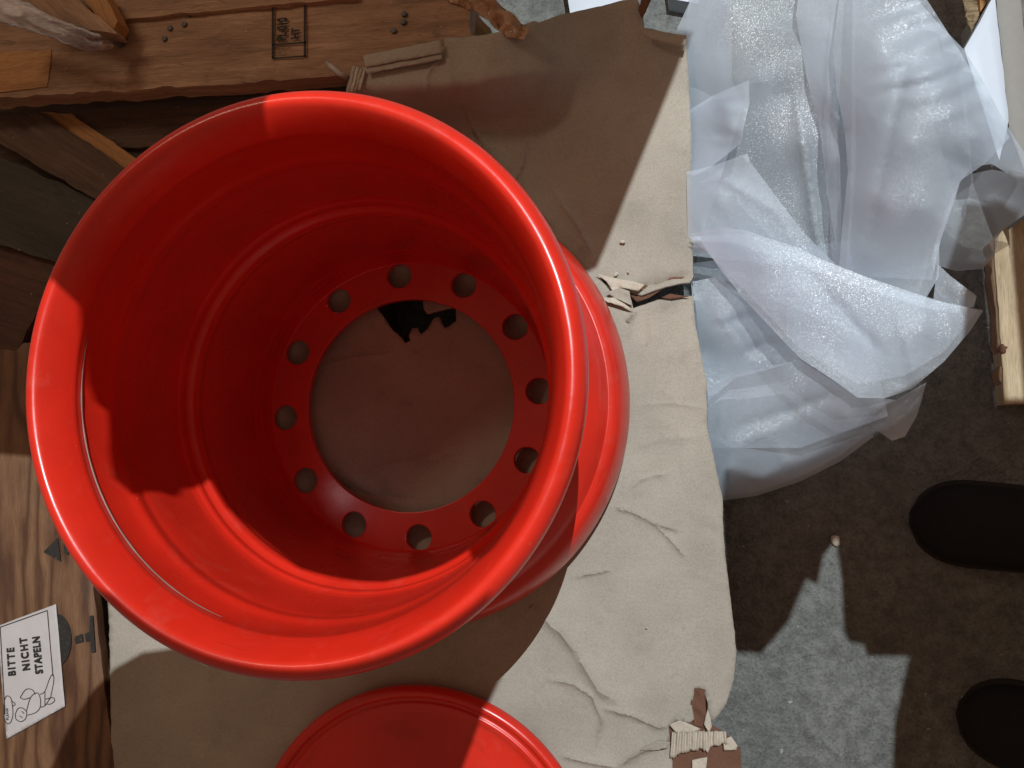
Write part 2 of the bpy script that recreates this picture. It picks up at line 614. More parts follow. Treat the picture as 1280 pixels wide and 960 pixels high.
plank('top_board', [(132, 25), (446, -4), (446, -70), (132, -60)], .112, .02, W_PLANK, 'lighter brown board edge along the very top of the picture', 'board')
plank('brace_board', [(-10, -40), (96, -2), (146, 42), (40, 22)], .165, .03, W_PLANK, 'brown diagonal brace board under the shiny plastic wrap', 'board', along=1)
plank('lit_brace_side', [(92, -12), (128, -12), (146, 26), (140, 40)], .150, .03, W_ORANGE, 'small wedge at top left, coloured orange as the lit side of the brace board', 'wedge', along=1)  # lit side of the brace board, its light put into the orange


def tube(name, pts, radii, mat, seg=14, wob=.0, flatten=1.0):
    pts = [Vector(p) for p in pts]
    vs, fs = [], []
    for i, p in enumerate(pts):
        d = (pts[min(i + 1, len(pts) - 1)] - pts[max(i - 1, 0)]).normalized()
        s = d.cross(Vector((0, 0, 1))).normalized(); u = s.cross(d)
        for k in range(seg):
            a = 2 * math.pi * k / seg
            r = radii[i] * (1 + wob * noise.noise(Vector((i * .35, k * .9, 2.0))))
            vs.append(p + s * r * math.cos(a) + u * r * flatten * math.sin(a))
    n = len(pts)
    for i in range(n - 1):
        for k in range(seg):
            l = (k + 1) % seg
            fs.append((i * seg + k, i * seg + l, (i + 1) * seg + l, (i + 1) * seg + k))
    fs.append(tuple(range(seg))[::-1]); fs.append(tuple((n - 1) * seg + k for k in range(seg)))
    me = mesh(name, vs, fs)
    smooth(me)
    return link(name, me, mat)


t = empty('plastic_wrap', G(60, 30, .17), 'twisted shiny clear plastic wrap strand at the top left corner', 'wrap')
ctl = [(-30, -4, .22, .017), (10, 14, .215, .017), (35, 24, .21, .014), (70, 40, .20, .010), (95, 50, .19, .0105), (118, 56, .17, .011), (136, 56, .14, .009)]
sp = spline([tuple(G(c[0], c[1], c[2])) + (c[3],) for c in ctl], 7)
put(tube('wrap_strand', [p[:3] for p in sp], [p[3] for p in sp], PLASTIC, 20, .22, .7), t)
sp2 = [(p[0] + .006, p[1] + .010, p[2] + .004, p[3] * .5) for p in sp[:-6]]
put(tube('wrap_fold', [p[:3] for p in sp2], [p[3] for p in sp2], PLASTIC, 10, .5, .6), t)


def lump(name, c, sz, mat, seed, sub=3, amp=.25, rz=0):
    bm = bmesh.new()
    bmesh.ops.create_icosphere(bm, subdivisions=sub, radius=1)
    for v in bm.verts:
        k = 1 + amp * noise.noise(v.co * 2.2 + Vector((seed, 0, 0)))
        v.co = Vector((v.co.x * sz[0] * k, v.co.y * sz[1] * k, v.co.z * sz[2] * k))
    me = bpy.data.meshes.new(name)
    bm.to_mesh(me); bm.free()
    smooth(me)
    o = link(name, me, mat)
    o.location = c
    o.rotation_euler = (0, 0, rz)
    return o


tag(lump('bracket_clip', G(147, 45, .112), (.011, .016, .012), METAL, 3, 3, .5, .3), 'small dark metal clip at the end of the plastic wrap', 'clip')
tag(tube('metal_staple', [G(408, 78, .108), G(415, 84, .112), G(424, 92, .112), G(434, 97, .105)], [.002, .004, .004, .003], plain('bright_metal', (.5, .48, .46), .35, .3, .4), 8), 'bent light metal strip sticking out beside the cardboard flap', 'strip')

# crumpled brown tape at the plank end
def crumple(name, outline_px, z, amp, mat, freq=40, step=.006, seed=0, lift=None):
    ol = [G(x, y, z) for x, y in outline_px]
    pts, fs = fill([jag([(p.x, p.y) for p in ol], .001, .008)], step)
    vs = []
    for p in pts:
        n = noise.noise(Vector((p[0] * freq, p[1] * freq, seed))) + .5 * noise.noise(Vector((p[0] * freq * 2.3, p[1] * freq * 2.3, seed + 5)))
        ridge = 1 - abs(noise.noise(Vector((p[0] * freq * .8, p[1] * freq * .8, seed + 9)))) * 2
        vs.append((p[0], p[1], z + amp * (n + ridge) + (lift(p) if lift else 0)))
    me = mesh(name, vs, fs)
    smooth(me, 40)
    o = link(name, me, mat)
    md = o.modifiers.new('thickness', 'SOLIDIFY'); md.thickness = .0012; md.offset = -1
    return o


tag(crumple('packing_tape', [(556, -30), (612, -30), (622, 6), (645, 22), (664, 38), (655, 52), (636, 50), (612, 28), (590, 14), (560, 4)], .10, .009, TAPE, 55), 'crumpled shiny brown packing tape hanging off the plank end', 'tape')
tag(plank('pale_block', [(588, 10), (612, 34), (604, 60), (588, 60)], .03, .06, W_PALE), 'pale bare wood block under the brown packing tape', 'block')

# ------------------------------------------------------------------ cardboard
HOLE = [(462, 376), (480, 372), (524, 368), (526, 384), (530, 390), (545, 386), (553, 384), (566, 382), (567, 399), (553, 408), (548, 401), (545, 393), (538, 396), (530, 410), (522, 416), (518, 407), (511, 408), (507, 418), (509, 424), (503, 427), (497, 419), (486, 410), (481, 403), (473, 390)]
OUT = [(434, 122), (447, 84), (556, 62), (554, 46), (600, 44), (640, 40), (668, 31), (676, 33), (700, 26), (797, 12), (804, 24), (806, 42), (858, 50),
       (861, 100), (864, 160), (865, 230), (866, 300), (866, 346), (862, 352), (848, 353), (832, 357), (815, 362), (802, 368), (792, 366), (778, 361), (763, 352), (750, 346),
       (754, 352), (768, 364), (780, 372), (789, 374), (791, 385), (800, 382), (822, 374), (866, 369),
       (870, 410), (876, 440), (884, 480), (884, 530), (893, 575), (903, 620), (906, 690), (914, 755), (921, 815), (918, 850), (908, 880), (898, 896),
       (890, 904), (884, 893), (885, 880), (880, 863), (868, 862), (865, 885), (868, 900), (862, 905), (845, 902), (836, 910), (838, 935), (846, 1010), (700, 1080), (138, 1080), (135, 800), (131, 740), (200, 620), (200, 300), (380, 150)]
CREASE = [  # photo polyline, height, half width
    ([(553, 60), (570, 110), (590, 160), (640, 225), (690, 285), (748, 342)], .007, .010),
    ([(560, 90), (578, 140), (612, 200), (668, 268)], -.005, .005),
    ([(640, 240), (655, 200), (661, 165)], .0035, .004),
    ([(690, 235), (720, 280), (745, 325)], .0035, .005),
    ([(548, 70), (533, 95), (536, 140)], .003, .004),
    ([(758, 632), (790, 640), (818, 655), (850, 664)], .004, .004),
    ([(818, 655), (838, 675), (858, 698)], .003, .004),
    ([(660, 755), (700, 790), (722, 818), (748, 862), (775, 880)], .008, .013),
    ([(680, 848), (715, 855), (740, 870), (752, 900), (745, 935)], .0035, .005),
    ([(752, 885), (790, 895), (822, 909), (836, 908)], .005, .005),
    ([(770, 958), (800, 940), (836, 925)], .006, .006),
    ([(700, 945), (730, 952), (770, 960)], .004, .005),
    ([(715, 722), (750, 716), (765, 712)], .003, .003),
    ([(790, 560), (830, 548), (880, 545)], .0018, .008),
    ([(796, 506), (840, 504), (884, 510)], .0015, .004),
    ([(800, 440), (815, 420), (812, 395)], .002, .006),
    ([(786, 396), (770, 420), (800, 382)], .006, .006),
    ([(790, 610), (800, 600), (840, 590)], .0022, .004),
    ([(866, 345), (840, 346), (812, 356), (790, 360)], -.006, .010),
    ([(430, 600), (480, 580), (530, 575), (580, 560)], .004, .012),
    ([(400, 600), (450, 618), (520, 625)], -.004, .010),
    ([(400, 455), (440, 445), (490, 440)], .002, .005),
    ([(490, 425), (520, 445), (515, 500)], .002, .012),
]


def seg_dist(p, a, b):
    ab = b - a
    tt = max(0, min(1, ((p - a) @ ab) / max(ab @ ab, 1e-12)))
    return np.linalg.norm(p - a - tt * ab), tt


CR = [([np.array(G(x, y)[:2]) for x, y in ln], h, wd) for ln, h, wd in CREASE]


def card_z(x, y):
    p = np.array((x, y))
    z = .0022 * noise.noise(Vector((x * 9, y * 9, 1))) + .0009 * noise.noise(Vector((x * 34, y * 34, 4)))
    for ln, h, wd in CR:
        n = len(ln) - 1
        best, bt = 9, 0
        for i in range(n):
            d, tt = seg_dist(p, ln[i], ln[i + 1])
            if d < best: best, bt = d, (i + tt) / n
        if best < wd * 3:
            taper = min(1, 4 * bt + .25) * min(1, 4 * (1 - bt) + .25)
            z += 1.5 * h * taper * math.exp(-(best / (wd * .62)) * 1.0)
    # the sheet curls up toward its top edge
    up = max(0, y - .42)
    z += up * up * 1.6 * max(0, min(1, (x - .05) / .25))
    r = math.hypot(x, y)
    if .20 < r < .33: z = min(z, .0005)
    if r < .205: z -= .012 * min(1, (.205 - r) / .02)
    return z - .0045


t = empty('cardboard_sheet', G(780, 560, 0), 'creased brown cardboard sheet with torn edges lying under the red wheel', 'cardboard')
ol = jag([(p.x, p.y) for p in (G(x, y) for x, y in OUT)], .0012, .006)
hl = jag([(p.x, p.y) for p in (G(x, y) for x, y in HOLE)], .0012, .004)
extra = []
for ln, h, wd in CR:
    for i in range(len(ln) - 1):
        a, b = ln[i], ln[i + 1]
        L = np.linalg.norm(b - a); nn = np.array((-(b - a)[1], (b - a)[0])) / max(L, 1e-9)
        for k in range(int(L / .006) + 1):
            p = a + (b - a) * k * .006 / max(L, 1e-9)
            wob = nn * .0022 * noise.noise(Vector((p[0] * 60, p[1] * 60, 2)))
            for off in (0, -.4, .4, -1.0, 1.0, -1.8, 1.8):
                extra.append(tuple(p + wob + nn * off * wd))
pts, fs = fill([ol, hl], .0075, [extra])
FA, FB = G(430, 104), G(596, 96)


def card_v(x, y):
    z = card_z(x, y)
    yl = FA.y + (x - FA.x) * (FB.y - FA.y) / (FB.x - FA.x)
    k = max(0, min(1, (y - yl) / .085 + 1)) * max(0, min(1, (FB.x + .22 - x) / .22))
    k = k * k * (3 - 2 * k)
    return Vector((x, y, z)).lerp(CAM, .1075 * k / CAM.z)      # it rides up over the plank


me = mesh('sheet', [card_v(p[0], p[1]) for p in pts], fs)
smooth(me, 50)
sheet = link('sheet', me, KRAFT)
md = sheet.modifiers.new('thickness', 'SOLIDIFY'); md.thickness = .004; md.offset = -1
put(sheet, t)


def rag(name, outline, z, amp, mat, parent, freq=60, step=.005, seed=1, th=.0012):
    o = crumple(name, outline, z, amp, mat, freq, step, seed)
    o.modifiers['thickness'].thickness = th
    put(o, parent)
    return o


# folded flap with scored lines along its upper edge
rag('flap_strip', [(454, 70), (550, 50), (553, 66), (457, 84)], .116, .0008, KRAFT, t, 30, .006, 3)
rag('flap_strip', [(456, 82), (552, 65), (553, 74), (458, 92)], .113, .0008, KRAFT, t, 30, .006, 4)
for k in range(4):
    rag('torn_flute', [(441 + k * 4, 82 + k * 1.5), (445 + k * 4, 83 + k * 1.5), (437 + k * 4.5, 116 - k * 1), (432 + k * 4.5, 115 - k * 1)], .112 - k * .001, .001, KRAFT3 if k % 2 else KRAFT, t, 50, .004, k)
rag('rolled_edge', [(803, 38), (815, 40), (838, 44), (858, 50), (856, 57), (838, 55), (815, 50), (804, 44)], .030, .002, KRAFT, t, 40, .004, 8)
rag('torn_flute', [(798, 14), (802, -2), (812, -14), (816, -6), (806, 18), (802, 24)], .03, .003, KRAFT2, t, 60, .004, 11)
# tear on the right
rag('torn_liner', [(745, 342), (762, 346), (790, 352), (806, 356), (798, 364), (775, 360), (766, 364), (758, 352)], .005, .003, KRAFT3, t, 70, .004, 13)
rag('torn_liner', [(758, 366), (775, 360), (787, 364), (790, 382), (780, 378), (768, 372)], .004, .003, KRAFT, t, 70, .004, 14)
rag('torn_liner', [(748, 372), (768, 372), (792, 388), (780, 384), (760, 378)], .006, .002, KRAFT3, t, 70, .004, 15)
rag('torn_brown_layer', [(778, 356), (812, 350), (850, 346), (866, 340), (865, 352), (832, 360), (812, 372), (796, 378), (786, 368)], -.012, .002, KRAFT2, t, 60, .005, 16)
rag('torn_liner', [(826, 372), (838, 367), (862, 371), (840, 374)], .002, .0015, KRAFT2, t, 70, .004, 17)
# burst corner at the bottom
rag('torn_brown_layer', [(832, 905), (845, 897), (880, 900), (905, 915), (925, 935), (929, 1000), (835, 1010)], -.010, .0015, KRAFT2, t, 30, .006, 21)
rag('torn_brown_layer', [(862, 884), (868, 860), (882, 862), (882, 880), (886, 912), (868, 906)], -.008, .003, KRAFT2, t, 60, .004, 22)
vs, fs2 = [], []
NU, NV = 90, 8
for i in range(NU + 1):
    u = i / NU
    x = 840 + 68 * u
    y0 = 914 + 3 * noise.noise(Vector((u * 9, 1, 0))) + 2 * noise.noise(Vector((u * 30, 1, 0)))
    y1 = 946 - 16 * u + 7 * noise.noise(Vector((u * 7, 5, 0))) + 3 * noise.noise(Vector((u * 28, 5, 0)))
    for j in range(NV + 1):
        v = j / NV
        z = .0015 + .0022 * math.sin(u * 10.5 * 2 * math.pi + .8 * noise.noise(Vector((u * 6, v * 2, 3)))) * (1 - .3 * v) + .004 * v * (1 - v) * 2 + .002 * noise.noise(Vector((u * 12, v * 3, 7)))
        vs.append(G(x - 3 * v + 4 * v * u, y0 + (y1 - y0) * v, z))
for i in range(NU):
    for j in range(NV):
        a = i * (NV + 1) + j
        fs2.append((a, a + 1, a + NV + 2, a + NV + 1))
me = mesh('torn_fluting', vs, fs2)
smooth(me)
o = link('torn_fluting', me, KRAFT3)
md = o.modifiers.new('thickness', 'SOLIDIFY'); md.thickness = .0006
put(o, t)
rag('torn_liner', [(904, 925), (914, 920), (922, 932), (920, 937), (905, 938)], .0, .001, KRAFT3, t, 50, .004, 23)
rag('torn_liner', [(865, 950), (884, 946), (880, 975), (866, 985)], -.002, .002, KRAFT3, t, 50, .004, 24)
rag('torn_liner', [(836, 905), (850, 900), (876, 911), (862, 917), (845, 915)], .001, .003, KRAFT3, t, 50, .004, 25)
rag('torn_liner', [(885, 886), (890, 908), (886, 915), (880, 905)], .001, .002, KRAFT3, t, 50, .004, 26)
rag('raised_fold', [(800, 938), (822, 925), (838, 928), (834, 936), (815, 938)], .006, .003, KRAFT, t, 50, .004, 27)
# scraps of paper on the sheet
for i, (x, y, s) in enumerate(((778, 302, .004), (770, 343, .004), (785, 340, .002), (808, 785, .0016), (1030, 0, .0))):
    if s:
        o = lump('paper_scrap', G(x, y, .002), (s, s * .6, s * .4), KRAFT3, i * 3.0, 2, .7, i)
        tag(o, ['tiny white paper scrap on the lit cardboard near the shadow edge', 'tiny pale paper crumb beside the cardboard tear', 'smallest pale crumb right of the cardboard tear', 'tiny dark speck of debris low on the lit cardboard'][i], 'scrap')

# pallet deck below, seen only through the hole and the gaps
t = empty('pallet', (0, 0, FLOOR), 'dark pallet under the cardboard sheet, glimpsed through the gaps', 'pallet')
for k, (x0, x1) in enumerate(((150, 300), (320, 450), (600, 730))):
    plank('deck_board', [(x0, 1000), (x0, 120), (x1, 150), (x1, 1000)], -.034, .02, W_DARK, parent=t)
for k, x in enumerate((200, 420, 660)):
    plank('block', [(x, 900), (x, 200), (x + 60, 200), (x + 60, 900)], -.056, .063, W_DARK, parent=t)

# ------------------------------------------------------------------ the wheel
HT = .43
t = empty('wheel_rim', (0, 0, 0), 'large glossy red steel truck wheel rim lying face down on the cardboard', 'wheel')
prof_in = spline([(.2905, .398), (.2912, .408), (.2888, .4180), (.2835, .4250), (.2775, .4275), (.2725, .4255), (.2680, .4190), (.2632, .4100), (.2585, .4000), (.2558, .3930)], 4)
prof_in += spline([(.2542, .389), (.2548, .382), (.2540, .366), (.2512, .346), (.2470, .333), (.2466, .326), (.2474, .316), (.2455, .30), (.2415, .237), (.2385, .222), (.2352, .2165), (.2338, .2125), (.2338, .207), (.2305, .2025), (.2268, .1985), (.2248, .193), (.2246, .187), (.2262, .180), (.2245, .168), (.2195, .12), (.2165, .07), (.2140, .045)], 4)
prof_out = spline([(.222, .045), (.2245, .12), (.2300, .17), (.2380, .195), (.2440, .22), (.2500, .27), (.2560, .35), (.2620, .392), (.2680, .405), (.2780, .408), (.2860, .398)], 4)
prof_low = spline([(.2150, .042), (.2210, .040), (.232, .112), (.246, .116), (.262, .110), (.278, .0945), (.2865, .0825), (.2895, .0808), (.2975, .0770), (.3055, .0650), (.3115, .0440), (.3135, .022), (.3080, .006), (.296, .001), (.284, .006), (.272, .030), (.245, .036), (.222, .026), (.2120, .006)], 4)
# the barrel, its two flanges
body = lathe('barrel', prof_in + prof_out[::1], 220)
smooth(body, 60)
put(link('barrel', body, RED), t)
b2 = lathe('lower_flange', prof_low + [(.2100, .012), (.2120, .04)], 220)
smooth(b2, 60)
put(link('lower_flange', b2, RED), t)
# outer wall between the flanges and the ledge that shows beyond the upper flange
b3 = lathe('outer_ledge', spline([(.2240, .150), (.2400, .156), (.2540, .150), (.2600, .138), (.2600, .118)], 4) + [(.246, .112), (.2240, .114)], 200)
smooth(b3, 60)
put(link('outer_ledge', b3, RED), t)
wp = []
for i in range(60):
    a = math.radians(168 + 84 * i / 59)
    k = max(0, math.sin(math.pi * i / 59)) ** .5 * (.75 + .5 * noise.noise(Vector((i * .3, 0, 0))))
    wp.append(((.2536 * math.cos(a), .2536 * math.sin(a), .3795), .0016 * k + .0001))
o = tube('worn_lip_line', [p[0] for p in wp], [p[1] for p in wp], plain('worn_red_edge', (.30, .13, .10), .4, .6, .4, 25), 8)
put(o, t)

# disc with twelve holes
BORE, HR, HS = .1523, .1882, .0182
seg = 160
outer = [(.2175 * math.cos(2 * math.pi * i / seg), .2175 * math.sin(2 * math.pi * i / seg)) for i in range(seg)]
bore = [(BORE * math.cos(2 * math.pi * i / seg), BORE * math.sin(2 * math.pi * i / seg)) for i in range(seg)]
loops = [outer, bore]
for k in range(12):
    a = 1.6752 - k * math.pi / 6
    c = (HR * math.cos(a), HR * math.sin(a))
    loops.append([(c[0] + HS * math.cos(2 * math.pi * i / 40), c[1] + HS * math.sin(2 * math.pi * i / 40)) for i in range(40)])
pts, fs = fill(loops)
me = mesh('wheel_disc', [(p[0], p[1], .0145) for p in pts], fs)
disc = link('wheel_disc', me, RED)
md = disc.modifiers.new('thickness', 'SOLIDIFY'); md.thickness = .0115; md.offset = -1
md = disc.modifiers.new('edge', 'BEVEL'); md.width = .0012; md.segments = 2; md.limit_method = 'ANGLE'
put(disc, t)
# weld fillet where the disc meets the barrel
fil = lathe('weld_fillet', spline([(.2175, .058), (.2150, .055), (.2128, .045), (.2105, .028), (.2075, .018), (.2050, .0150)], 4) + [(.206, .012), (.2175, .012)], 200)
smooth(fil, 60)
put(link('weld_fillet', fil, RED), t)

# ------------------------------------------------------------------ second red part at the bottom edge
c2 = G(521, 1089, .02)
t = empty('red_wheel_disc', c2, 'second red painted wheel part cut off by the bottom edge of the picture', 'wheel part')
R2 = .243
pr = spline([(R2 - .004, .0), (R2, .008), (R2 - .002, .017), (R2 - .008, .0215), (R2 - .0135, .019), (R2 - .0165, .013), (R2 - .021, .0105), (R2 - .025, .0125), (R2 - .030, .0105), (R2 - .040, .006), (R2 - .075, .004), (R2 - .14, .006), (.07, .006)], 4)
me = lathe('dish', pr + [(.07, .002), (R2 - .03, .0), (R2 - .01, -.001)], 200)
smooth(me, 60)
o = link('dish', me, RED)
o.location = c2 - Vector((0, 0, .02 - .001))
put(o, t)

# ------------------------------------------------------------------ sticker
t = empty('paper_sticker', G(40, 840, .003), 'white paper sticker with German do-not-stack text and line drawing on plywood', 'sticker')
STZ = .0022
crn = [(-4, 783), (70, 755), (81, 883), (8, 924)]
ol = jag([(p.x, p.y) for p in (G(x, y, STZ) for x, y in crn)], .0002, .006)
pts, fs = fill([ol], .005)
me = mesh('paper', [(p[0], p[1], STZ + .0006 * noise.noise(Vector((p[0] * 50, p[1] * 50, 0)))) for p in pts], fs)
smooth(me)
o = link('paper', me, PAPER)
md = o.modifiers.new('thickness', 'SOLIDIFY'); md.thickness = .0004; md.offset = -1
put(o, t)
TZ = STZ + .0011


def stroke(pts_px, wd=.0011, name='ink_line', closed=False, sm=True):
    pp = [G(x, y, TZ) for x, y in pts_px]
    if sm and len(pp) > 2: pp = [Vector(q) for q in spline([tuple(p) for p in pp], 5)]
    if closed: pp.append(pp[0].copy())
    vs, fs2 = [], []
    for i, p in enumerate(pp):
        d = pp[min(i + 1, len(pp) - 1)] - pp[max(i - 1, 0)]
        n = Vector((-d.y, d.x, 0)).normalized() * wd / 2
        vs += [p + n, p - n]
    for i in range(len(pp) - 1):
        fs2.append((2 * i, 2 * i + 1, 2 * i + 3, 2 * i + 2))
    return vs, fs2


def strokes(name, lst, wd=.0011):
    V, Fc = [], []
    for l in lst:
        v, f = stroke(l, wd)
        b = len(V)
        V += v; Fc += [tuple(i + b for i in q) for q in f]
    o = link(name, mesh(name, V, Fc), BLACK)
    put(o, t)
    return o


strokes('border_line', [[(0, 784), (59, 763)], [(59, 763), (66, 845)], [(0, 784), (6, 893)], [(6, 893), (66, 860)]][:3], .0013)
for s, x, y, x2, y2 in (('BITTE', 20, 845, 17, 798), ('NICHT', 38, 838, 33, 791), ('STAPELN', 54, 842, 48, 777)):
    a = G(x, y, TZ); d = G(x2, y2, TZ) - a
    text_obj('printed_word', s, .0172, a, math.atan2(d.y, d.x), BLACK, t, .0017, 1.30 if s != 'STAPELN' else 1.12, .78 if s != 'STAPELN' else .74)
# generic kneeling line figure with folded hands and a speech bubble
strokes('line_figure', [
    [(19, 893), (22, 886), (28, 885), (33, 890), (32, 898), (26, 902), (20, 899), (19, 893)],
    [(27, 889), (30, 892)], [(24, 895), (28, 897)],
    [(33, 889), (38, 872), (46, 866), (50, 872), (50, 884), (44, 891), (34, 894)],
    [(25, 872), (32, 862), (40, 862), (44, 868)], [(25, 872), (30, 874), (38, 872)],
    [(50, 868), (56, 864), (62, 848), (66, 843), (67, 852), (63, 872)], [(50, 884), (56, 882), (63, 872)],
    [(56, 864), (56, 882)], [(57, 874), (66, 872), (68, 876), (63, 880), (58, 880)],
    [(5, 876), (8, 870), (13, 872), (15, 880), (16, 893), (13, 903), (8, 904), (5, 896), (5, 876)], [(14, 876), (19, 880), (15, 883)],
], .0011)
a = G(11, 900, TZ); d = G(9, 874, TZ) - a
text_obj('printed_word', 'PLEASE', .0058, a, math.atan2(d.y, d.x), BLACK, t, .0002, 1.1, .9)

# ------------------------------------------------------------------ foam wrap
FV, FF = [], []


def rbf(ctrl):
    A = np.array(ctrl, float)
    n = len(A)
    D = np.linalg.norm(A[:, None, :2] - A[None, :, :2], axis=2)
    K = np.zeros((n + 3, n + 3))
    K[:n, :n] = D
    K[:n, n] = 1; K[:n, n + 1:] = A[:, :2]; K[n, :n] = 1; K[n + 1:, :n] = A[:, :2].T
    wgt = np.linalg.solve(K + 1e-9 * np.eye(n + 3), np.r_[A[:, 2], 0, 0, 0])
    return lambda q: np.linalg.norm(A[:, :2] - q, axis=1) @ wgt[:n] + wgt[n] + wgt[n + 1:] @ q


def fold(outline, ctrl=(), amp=.003, seed=0, step=6, wr=None, ncr=7, ang=1.2):
    """one layer of the crumpled sheet: photo outline with heights, inner ridge points"""
    fz = rbf([(x, y, z) for x, y, z in outline] + [(x, y, z) for x, y, z in ctrl])
    ol = jag([(x, -y) for x, y, z in outline], 0, 7)
    pts, fs = fill([ol], step, seed=seed)
    b = len(FV)
    rn = random.Random(seed * 7 + 1)
    O = np.array([(x, y) for x, y, z in outline])
    lo_, hi_ = O.min(0), O.max(0)
    crs = []
    for k in range(ncr):
        a = np.array((rn.uniform(lo_[0], hi_[0]), rn.uniform(lo_[1], hi_[1])))
        th = rn.gauss(ang, .5)
        L = rn.uniform(.25, .7) * np.linalg.norm(hi_ - lo_)
        crs.append((a, a + L * np.array((math.cos(th), math.sin(th))), rn.uniform(.5, 1.2) * rn.choice((1, 1, -1))))
    B = np.array([(p[0], -p[1]) for p in ol])
    for p in pts:
        q = np.array((p[0], -p[1]))
        z = float(fz(q))
        n = noise.noise(Vector((q[0] * .010, q[1] * .010, seed))) * 1.2
        cz = 0
        for a, c, h in crs:
            d, tt = seg_dist(q, a, c)
            if d < 30: cz += h * math.exp(-d / 6.0) * (1 - abs(2 * tt - 1) ** 3)
        e = min(1, np.abs(B - q).sum(1).min() / 26)
        z += amp * e * (n + cz * 2.8)
        if wr: z += wr(q)
        z = max(z, FLOOR + .004)
        FV.append(G(q[0], q[1], z))
    FF.extend([tuple(i + b for i in f) for f in fs])


def rip(q):
    # gathered ripples on the puffed right side
    if q[0] < 1080 or q[1] > 160: return 0
    d = (q[1] + .35 * (q[0] - 1100))
    return .0045 * math.sin(d * .19 + 2 * noise.noise(Vector((q[0] * .01, q[1] * .02, 0)))) * min(1, (q[0] - 1080) / 60) * min(1, (160 - q[1]) / 60)


# base layer that shows in the recesses
fold([(862, 330, -.09), (1060, 300, -.09), (1110, 520, -.10), (1000, 560, -.10), (880, 560, -.09)], [(950, 420, -.10)], .004, 1)
# left back panel
fold([(842, 45, -.02), (868, -10, .0), (870, -60, .01), (1075, -60, .06), (1068, 60, .04), (1070, 200, .0), (1060, 345, -.03), (960, 330, -.06), (866, 320, -.06), (860, 130, -.04)],
     [(915, 10, .035), (918, 100, .03), (950, 98, .045), (985, 120, .02), (960, 230, -.03), (1000, 180, .015), (1010, 290, -.045), (1030, 330, -.05), (990, 20, .02), (1000, 60, .05), (1020, 130, .03), (900, 60, .015)], .004, 2)
# folded left corner, two crisp layers
fold([(858, 140, -.02), (890, 120, .0), (936, 100, .055), (937, 128, .06), (925, 180, .04), (890, 208, .01), (860, 225, -.01)], [(905, 140, .035), (900, 170, .012), (915, 160, .05)], .003, 3, 5, None, 8, -.6)
fold([(858, 215, .0), (892, 207, .02), (934, 192, .06), (938, 203, .06), (1004, 290, .02), (1050, 336, -.01), (960, 330, .0), (860, 312, -.01)], [(935, 198, .066), (900, 250, .035), (970, 250, .04), (912, 215, .04)], .003, 4, 5, None, 6, .9)
# grey valley sheet
fold([(1002, -40, .06), (1052, -40, .085), (1045, 45, .085), (1041, 120, .08), (1050, 200, .06), (1052, 260, .03), (1050, 340, -.01), (1034, 240, .01), (1025, 160, .03), (1008, 95, .05), (995, 20, .055)], [(1030, 80, .07)], .003, 5)
# puffed right side
fold([(1056, -60, .09), (1130, -60, .15), (1146, -2, .15), (1168, 24, .15), (1205, 62, .145), (1226, 96, .14), (1250, 142, .13), (1268, 172, .12), (1290, 205, .10), (1277, 228, .10), (1240, 205, .12), (1216, 208, .12), (1200, 228, .11), (1192, 255, .10), (1174, 305, .07), (1174, 345, .05), (1150, 385, .03), (1100, 370, .02), (1048, 345, .0), (1053, 280, .04), (1060, 215, .075), (1056, 165, .09), (1045, 110, .10), (1041, 62, .10)],
     [(1100, 60, .16), (1160, 90, .19), (1190, 140, .185), (1140, 180, .17), (1100, 150, .15), (1220, 170, .165), (1100, 250, .11), (1150, 260, .12), (1090, 320, .05)], .0032, 6, 6, rip, 9, 1.4)
# pouch below the lip
fold([(1192, 222, .06), (1240, 212, .07), (1300, 222, .07), (1300, 255, .02), (1250, 290, .0), (1242, 320, -.02), (1228, 336, -.03), (1195, 339, -.03), (1166, 330, -.01), (1170, 290, .03)], [(1220, 270, .03), (1200, 300, .01)], .003, 7, 6)
# small stiff corner at the right
fold([(1172, 330, .05), (1188, 345, .05), (1221, 370, .06), (1217, 384, .055), (1165, 388, .03)], [], .002, 8, 5)
# lower dark pouch
fold([(866, 352, -.03), (900, 345, -.02), (960, 400, -.03), (1000, 450, -.03), (960, 462, -.04), (920, 472, -.05), (886, 500, -.06), (876, 440, -.06)], [(905, 400, .0), (890, 440, -.05), (920, 430, -.02)], .004, 9, 6, None, 6, .5)
fold([(884, 486, -.03), (920, 468, .0), (960, 458, .015), (1000, 450, .02), (1070, 495, .03), (1120, 500, .03), (1158, 478, .03), (1146, 520, .02), (1131, 546, .015), (1115, 551, .01), (1086, 531, -.02), (1092, 546, -.05), (1050, 577, -.085), (1000, 602, -.10), (945, 620, -.11), (900, 626, -.112), (895, 590, -.09), (886, 540, -.06)],
     [(950, 520, -.02), (1000, 520, -.015), (1040, 540, -.03), (930, 570, -.055), (980, 570, -.06), (1060, 520, .01), (1100, 520, .02), (910, 600, -.07), (940, 600, -.10)], .004, 10, 6, None, 8, -.4)
# bright fold lying across
fold([(862, 292, .03), (900, 285, .06), (930, 287, .075), (962, 298, .08), (1000, 310, .08), (1022, 322, .08), (1080, 345, .08), (1130, 362, .075), (1180, 378, .07), (1229, 388, .06), (1214, 412, .06), (1180, 452, .055), (1140, 486, .05), (1106, 498, .045), (1072, 497, .05), (1040, 474, .05), (1000, 448, .045), (965, 411, .04), (930, 374, .035), (900, 336, .03), (876, 302, .03)],
     [(960, 340, .07), (1010, 370, .075), (1052, 385, .07), (1060, 440, .055), (1100, 420, .075), (1150, 410, .085), (1130, 440, .07), (1000, 410, .055), (960, 370, .062)], .003, 11, 6, None, 7, .6)
